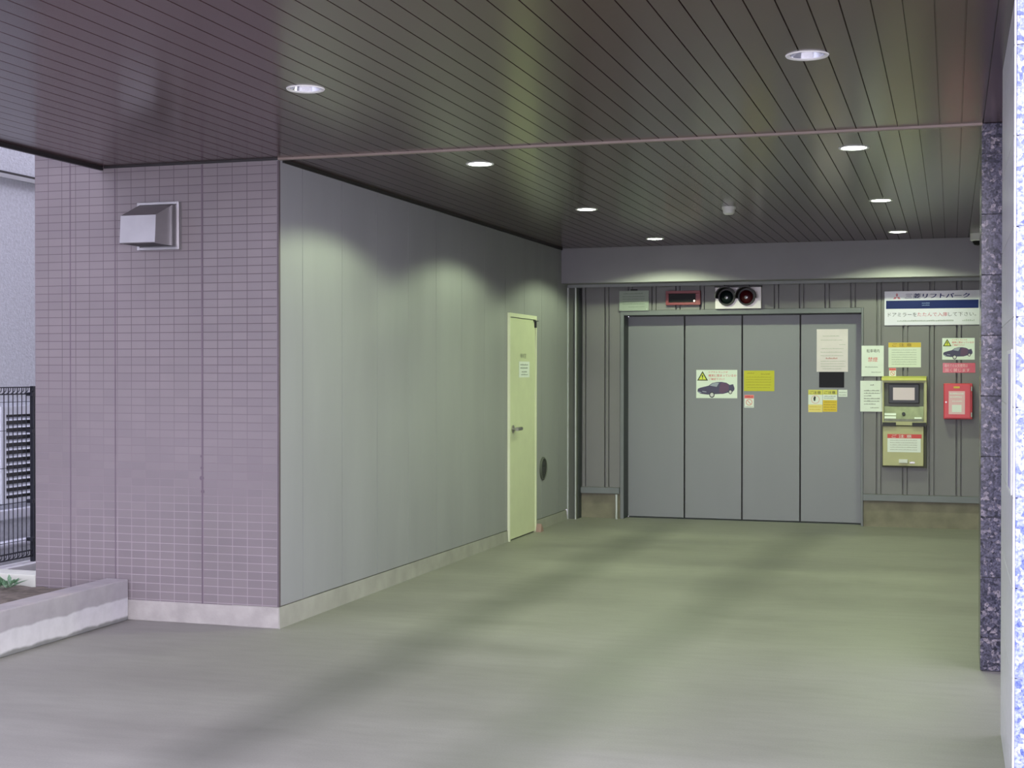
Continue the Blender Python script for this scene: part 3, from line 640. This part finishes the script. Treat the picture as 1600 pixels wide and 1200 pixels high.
# ------------------------------------------------------------------ notices on the ribbed wall
o = sheet('paper_notice', -0.834, 1.464, -0.624, 1.762, YB - 0.0125, M_paper, 'white paper with large red characters, left of the amber topped notice', 'notice')
text('駐車場内', -0.785, -0.665, 1.695, 1.728, YB - 0.0151, M_ink, o)
text('禁煙', -0.772, -0.682, 1.605, 1.650, YB - 0.0151, mat('soft_red_ink', (214, 110, 110), 0.5), o, bold=0.01)
lines([(-0.80, -0.68, 1.55, 0.010), (-0.74, -0.65, 1.50, 0.009)], YB - 0.0151, M_faint, o)
o = sheet('paper_notice', -0.845, 1.121, -0.636, 1.421, YB - 0.0125, M_paper, 'white paper of black printed lines directly left of the control panel', 'notice')
lines([(-0.75, -0.715, 1.375, 0.012), (-0.81, -0.665, 1.32, 0.011), (-0.81, -0.66, 1.295, 0.010), (-0.81, -0.74, 1.27, 0.010), (-0.81, -0.66, 1.243, 0.011), (-0.81, -0.665, 1.218, 0.011), (-0.81, -0.70, 1.19, 0.010), (-0.75, -0.67, 1.155, 0.009)], YB - 0.0151, mat('mid_grey_ink', (120, 120, 122), 0.6), o)
o = sheet('caution_notice', -0.581, 1.551, -0.278, 1.791, YB, mat('pale_green_paper', (216, 222, 210), 0.55, var=0.03), 'white notice with an amber header above the control panel', 'notice')
MB().box(-0.581, YB - 0.0026, 1.744, -0.279, YB - 0.0021, 1.7905).build('amber_header', M_amber, o)
text('ご 注 意', -0.545, -0.365, 1.752, 1.783, YB - 0.0032, mat('brown_ink', (120, 92, 30), 0.5), o, bold=0.012)
lines([(-0.55, -0.32, z, 0.009) for z in (1.715, 1.692, 1.669, 1.646, 1.623, 1.60, 1.577)], YB - 0.0026, mat('pale_green_ink', (172, 180, 170), 0.6), o)
o = sheet('red_label', -0.077, 1.499, 0.219, 1.593, YB, mat('glossy_red_plate', (196, 56, 72), 0.2, var=0.05), 'red label with white text between the car sign and red box', 'label', th=0.003)
text('場内での火気使用は', -0.062, 0.150, 1.550, 1.583, YB - 0.0036, mat('pink_white_print', (236, 190, 192), 0.4), o)
text('固く禁じます', -0.055, 0.170, 1.508, 1.541, YB - 0.0036, mat('pink_white_print', (236, 190, 192), 0.4), o)

# red box
r = empty('key_box', (0.0635, YB, 1.054), 'red metal wall box with a white placard, beside the pillar', 'box')
MB().box(-0.068, YB - 0.11, 1.058, 0.192, YB - 0.0005, 1.398, 0.006).build('box_body', M_redbox, r)
dr = MB().box(-0.062, YB - 0.126, 1.068, 0.176, YB - 0.1105, 1.392, 0.004).build('door', M_redbox, r)
MB().box(-0.022, YB - 0.1276, 1.105, 0.125, YB - 0.1262, 1.325).build('placard', mat('pink_white_placard', (222, 178, 186), 0.45), dr)
lines([(-0.012, 0.115, 1.295, 0.014), (-0.012, 0.10, 1.265, 0.014), (0.01, 0.10, 1.225, 0.010)], YB - 0.1284, M_white, dr)
MB().box(0.008, YB - 0.1286, 1.125, 0.095, YB - 0.1278, 1.195).build('white_label', M_white, dr)
MB().box(0.022, YB - 0.130, 1.352, 0.078, YB - 0.1262, 1.37, 0.001).build('name_tag', M_amber, dr)
MB().cyl((-0.045, YB - 0.129, 1.22), 0.008, 0.006, 'y', 16).build('lock', M_chrome, dr)
for z in (1.09, 1.335):
    MB().cyl((0.185, YB - 0.118, z + 0.012), 0.006, 0.042, 'z', 12).build('hinge', M_light, r)

# control panel
M_panel = mat('khaki_enamel', (176, 172, 128), 0.42, var=0.04); M_pband = mat('yellow_hood_paint', (206, 204, 96), 0.4, var=0.03)
M_pin = mat('grey_panel_inside', (92, 92, 88), 0.5, var=0.05)
c = empty('control_panel', (-0.435, YB, 0.60), 'khaki lift control panel with a screen and an open lid hanging below', 'control panel')
MB().box(-0.632, YB - 0.10, 1.0, -0.620, YB - 0.001, 1.425).box(-0.248, YB - 0.10, 1.0, -0.222, YB - 0.001, 1.425).box(-0.620, YB - 0.10, 1.405, -0.248, YB - 0.001, 1.425).box(-0.620, YB - 0.03, 1.0, -0.248, YB - 0.001, 1.405).box(-0.620, YB - 0.10, 0.995, -0.248, YB - 0.03, 1.03).build('cabinet', M_panel, c)
MB().prism([(YB - 0.001, 1.466), (YB - 0.118, 1.448), (YB - 0.118, 1.426), (YB - 0.001, 1.426)], 'x', -0.640, -0.226).build('hood', M_pband, c)
MB().box(-0.617, YB - 0.042, 1.17, -0.252, YB - 0.031, 1.400).build('inner_plate', M_pin, c)
bz = MB().box(-0.575, YB - 0.075, 1.205, -0.292, YB - 0.0425, 1.39, 0.005).build('screen_bezel', mat('black_plastic', (34, 34, 42), 0.4, var=0.05), c)
MB().box(-0.534, YB - 0.0775, 1.236, -0.334, YB - 0.0755, 1.356).build('screen', mat('pale_pink_screen', (196, 178, 180), 0.25, var=0.03), bz)
cp = MB().prism([(YB - 0.031, 1.175), (YB - 0.045, 1.175), (YB - 0.098, 1.055), (YB - 0.098, 1.031), (YB - 0.031, 1.031)], 'x', -0.617, -0.252).build('key_deck', mat('worn_green_deck', (112, 114, 96), 0.4, metal=0.2, var=0.2, vscale=18), c)
def on_deck(x0, x1, z0, z1, m, name):
    f = lambda z: YB - 0.098 + (z - 1.055) / 0.12 * 0.053 if z > 1.055 else YB - 0.098
    MB().prism([(f(z0) - 0.0035, z0), (f(z1) - 0.0035, z1), (f(z1) - 0.0005, z1), (f(z0) - 0.0005, z0)], 'x', x0, x1).build(name, m, cp)
on_deck(-0.612, -0.505, 1.088, 1.110, M_white, 'label_strip'); on_deck(-0.612, -0.505, 1.058, 1.080, M_white, 'label_strip'); on_deck(-0.335, -0.268, 1.058, 1.072, M_white, 'label_strip')
MB().cyl((-0.435, YB - 0.086, 1.105), 0.016, 0.018, 'y', 20).build('key_switch', M_jamb, cp)
MB().box(-0.630, YB - 0.112, 0.985, -0.505, YB - 0.04, 1.022).build('hinge_block', M_black, c)
MB().box(-0.355, YB - 0.112, 0.985, -0.225, YB - 0.04, 1.022).build('hinge_block', M_black, c)
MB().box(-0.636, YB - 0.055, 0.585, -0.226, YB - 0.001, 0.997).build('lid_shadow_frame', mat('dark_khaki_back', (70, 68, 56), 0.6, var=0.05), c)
lid = MB().box(-0.628, YB - 0.082, 0.603, -0.250, YB - 0.0555, 0.985, 0.004).build('lid', M_panel, c)
MB().box(-0.585, YB - 0.0842, 0.735, -0.276, YB - 0.0824, 0.868).build('notice_label', M_white, lid)
MB().box(-0.585, YB - 0.0845, 0.869, -0.268, YB - 0.0824, 0.908).build('red_header', mat('scarlet_print', (206, 66, 62), 0.45, var=0.03), lid)
text('ご 注 意', -0.545, -0.36, 0.874, 0.903, YB - 0.0852, M_white, lid, bold=0.01)
lines([(-0.56, -0.31, z, 0.009) for z in (0.845, 0.822, 0.80, 0.778, 0.755)], YB - 0.0848, mat('pale_grey_ink', (176, 176, 172), 0.6), lid)
MB().box(-0.478, YB - 0.105, 0.632, -0.396, YB - 0.0825, 0.668, 0.003).build('handle_latch', M_plast, lid)
MB().box(-0.378, YB - 0.088, 0.628, -0.33, YB - 0.0825, 0.645, 0.001).build('lock_plate', M_chrome, lid)

# ------------------------------------------------------------------ left side outside: planter, fence, neighbour
k = MB().box(-4.905, 2.0, 0, -4.755, YT - 0.008, 0.247, 0.006).build('planter_kerb', M_kerb, origin=(-4.83, 7.4, 0)); tag(k, 'low stained concrete kerb edging the planting bed at left', 'kerb')
M_soil = mat('dark_soil', (104, 96, 88), 0.95, var=0.35, vscale=14, bump=0.8, bscale=40)
o = MB()
t = bmesh.new(); bmesh.ops.create_grid(t, x_segments=24, y_segments=90, size=0.5)
for v in t.verts: v.co = Vector((-5.39 + v.co.x * 0.96, 4.71 + v.co.y * 5.4, 0.172 + 0.005 * math.sin(v.co.x * 37 + v.co.y * 120) * math.sin(v.co.y * 71) + random.uniform(-0.003, 0.003)))
o.merge(t); o.box(-5.87, 2.0, 0, -4.908, YT - 0.008, 0.155)
s = o.build('soil', M_soil); tag(s, 'bare dark soil of the planting bed behind the kerb', 'soil', kind='stuff')
# rear kerb of the bed, against the tiled wall's end
o = MB().box(-5.93, 7.43, 0, -5.419, 7.60, 0.242, 0.006).build('bed_kerb', mat('pale_green_concrete', (196, 198, 188), 0.8, var=0.08), origin=(-5.68, 7.5, 0)); tag(o, 'pale concrete kerb closing the planting bed below the mesh fence', 'kerb')
o = MB().box(-6.07, 2.0, 0, -5.935, 8.40, 0.205, 0.004).build('fence_footing', mat('pale_footing_concrete', (206, 204, 206), 0.75, var=0.05), origin=(-6.0, 8.2, 0)); tag(o, 'pale concrete footing strip under the black mesh fence', 'footing')
# small weed
wd = empty('weed', (-5.50, 7.25, 0.19), 'small pale green weed in the soil by the fence', 'plant')
wm = MB(); wt = bmesh.new()
for i in range(34):
    a = random.uniform(0, 2 * PI); L_ = random.uniform(0.05, 0.12); up = random.uniform(0.3, 1.1)
    base = Vector((-5.50 + random.uniform(-0.05, 0.05), 7.25 + random.uniform(-0.05, 0.05), 0.192)); dirv = Vector((math.cos(a), math.sin(a), up)).normalized()
    side = dirv.cross(Vector((0, 0, 1))).normalized() * 0.013
    p0, p1, p2 = base, base + dirv * L_ * 0.55, base + dirv * L_ + Vector((0, 0, -0.012))
    vs = [wt.verts.new(p) for p in (p0, p1 - side, p2, p1 + side)]; wt.faces.new(vs)
bmesh.ops.solidify(wt, geom=wt.faces[:], thickness=0.0012)
wm.merge(wt); wm.build('leaf_rosette', mat('pale_green_leaf', (138, 172, 140), 0.6, var=0.2, vscale=55), wd)
# mesh fence
M_fence = mat('black_coated_wire', (30, 32, 44), 0.4, var=0.1)
f = empty('mesh_fence', (-6.0, 7.5, 0.205), 'black welded wire mesh fence left of the tiled wall', 'fence')
MB().box(-6.015, 8.192, 0.205, -5.985, 8.222, 1.405, 0.003).build('post', M_fence, f)
w = MB(); y = 6.30
while y < 8.185:
    w.box(-6.003, y - 0.0016, 0.245, -5.997, y + 0.0016, 1.395); y += 0.047
for z in (0.36, 0.62, 0.86, 1.11, 1.30): w.box(-6.0055, 6.28, z - 0.0018, -5.9995, 8.19, z + 0.0018)
for z in (1.398, 1.352, 0.245, 0.285): w.box(-6.008, 6.28, z - 0.004, -5.992, 8.19, z + 0.004)
y = 6.30
while y < 8.185:      # folded top and bottom edges
    for z in (1.375, 0.265):
        w.tube((-5.985, y, z), (-6.0, y + 0.0235, z + 0.022), 0.0028, 5); w.tube((-6.0, y + 0.0235, z - 0.022), (-5.985, y + 0.047, z), 0.0028, 5)
    y += 0.047
w.build('wire_panel', M_fence, f)
for z in (0.36, 0.62, 1.10, 1.35): MB().box(-6.026, 8.165, z - 0.012, -5.974, 8.193, z + 0.012, 0.002).build('clamp', M_fence, f)
# neighbour building
M_nb = mat('rough_sprayed_wall', (205, 208, 214), 0.85, var=0.12, vscale=40, bump=1.0, bscale=70)
nb = MB().box(-9.5, -4, 0, -6.6, 18, 5.2).build('wall_neighbour', M_nb); struct(nb, 'rough grey sprayed wall of the neighbouring building at far left', 'wall')
MB().box(-6.6, -4, 2.915, -6.565, 18, 2.945).build('ledge', M_light, nb)
MB().box(-6.599, -4, 2.945, -6.58, 18, 2.965).build('ledge_joint', M_black, nb)
lv = empty('louvred_vent', (-6.6, 8.83, 0.57), 'white louvred vent on the neighbouring wall behind the mesh fence', 'louvred vent')
MB().box(-6.6, 8.60, 0.545, -6.555, 8.655, 1.25).box(-6.6, 9.04, 0.545, -6.555, 9.10, 1.25).box(-6.6, 8.655, 1.19, -6.555, 9.04, 1.25).box(-6.6, 8.655, 0.545, -6.555, 9.04, 0.575).build('frame', mat('white_vent_frame', (216, 220, 228), 0.4, var=0.03), lv)
MB().box(-6.599, 8.656, 0.576, -6.594, 9.039, 1.189).build('vent_back', M_black, lv)
for i in range(11):
    z = 0.60 + i * 0.0545
    MB().prism([(-6.582, z + 0.020), (-6.558, z), (-6.554, z + 0.004), (-6.578, z + 0.026)], 'y', 8.657, 9.038).build('slat', mat('white_vent_slat', (212, 216, 226), 0.4, var=0.03), lv)
o = MB().box(-6.6, -4, 0.43, -6.52, 18, 0.50, 0.006).build('trim_7', mat('pale_wall_ledge', (208, 210, 220), 0.6, var=0.04)); struct(o, 'pale sill ledge along the neighbouring wall', 'trim')
o = MB().tube((-6.53, -4, 0.25), (-6.53, 18, 0.25), 0.03, 16).build('trim_8', mat('pale_pipe', (204, 206, 216), 0.4, var=0.03), smooth=True); struct(o, 'pale pipe along the neighbouring wall foot', 'pipe')

# ------------------------------------------------------------------ camera
F_, YAW, PIT, ROLL, CH = 2196.4063, 0.3028, -0.0082, 0.0005, 1.4997
cy, sy, cp_, sp_ = math.cos(YAW), math.sin(YAW), math.cos(PIT), math.sin(PIT)
fw = Vector((-sy * cp_, cy * cp_, sp_)); rt = Vector((cy, sy, 0)); up = rt.cross(fw)
r2 = math.cos(ROLL) * rt + math.sin(ROLL) * up; u2 = -math.sin(ROLL) * rt + math.cos(ROLL) * up
cam = bpy.data.cameras.new('camera'); cam.sensor_width = 36; cam.lens = F_ / 1600 * 36; cam.clip_end = 200
co = bpy.data.objects.new('camera', cam); COL.objects.link(co)
M = Matrix((r2, u2, -fw)).transposed().to_4x4(); M.translation = Vector((0, 0, CH)); co.matrix_world = M
scn.camera = co

# ------------------------------------------------------------------ daylight
wd_ = bpy.data.worlds.new('overcast_sky'); scn.world = wd_; wd_.use_nodes = True
nt = wd_.node_tree; bg = nt.nodes['Background']
tc = N(nt, 'ShaderNodeTexCoord'); sp = N(nt, 'ShaderNodeSeparateXYZ'); nt.links.new(tc.outputs['Generated'], sp.inputs[0])
sky = ramp(nt, sp.outputs['Z'], [(0.0, (0.85, 0.81, 0.94)), (0.13, (0.85, 0.81, 0.94)), (0.4, (0.43, 0.42, 0.51)), (1.0, (0.44, 0.43, 0.54))])
nt.links.new(sky, bg.inputs['Color']); bg.inputs['Strength'].default_value = 8.6

vs_ = scn.view_settings; scn.display_settings.display_device = 'sRGB'
vs_.view_transform = 'Standard'; vs_.look = 'None'; vs_.gamma = 1; vs_.use_curve_mapping = False; vs_.exposure = 0.0
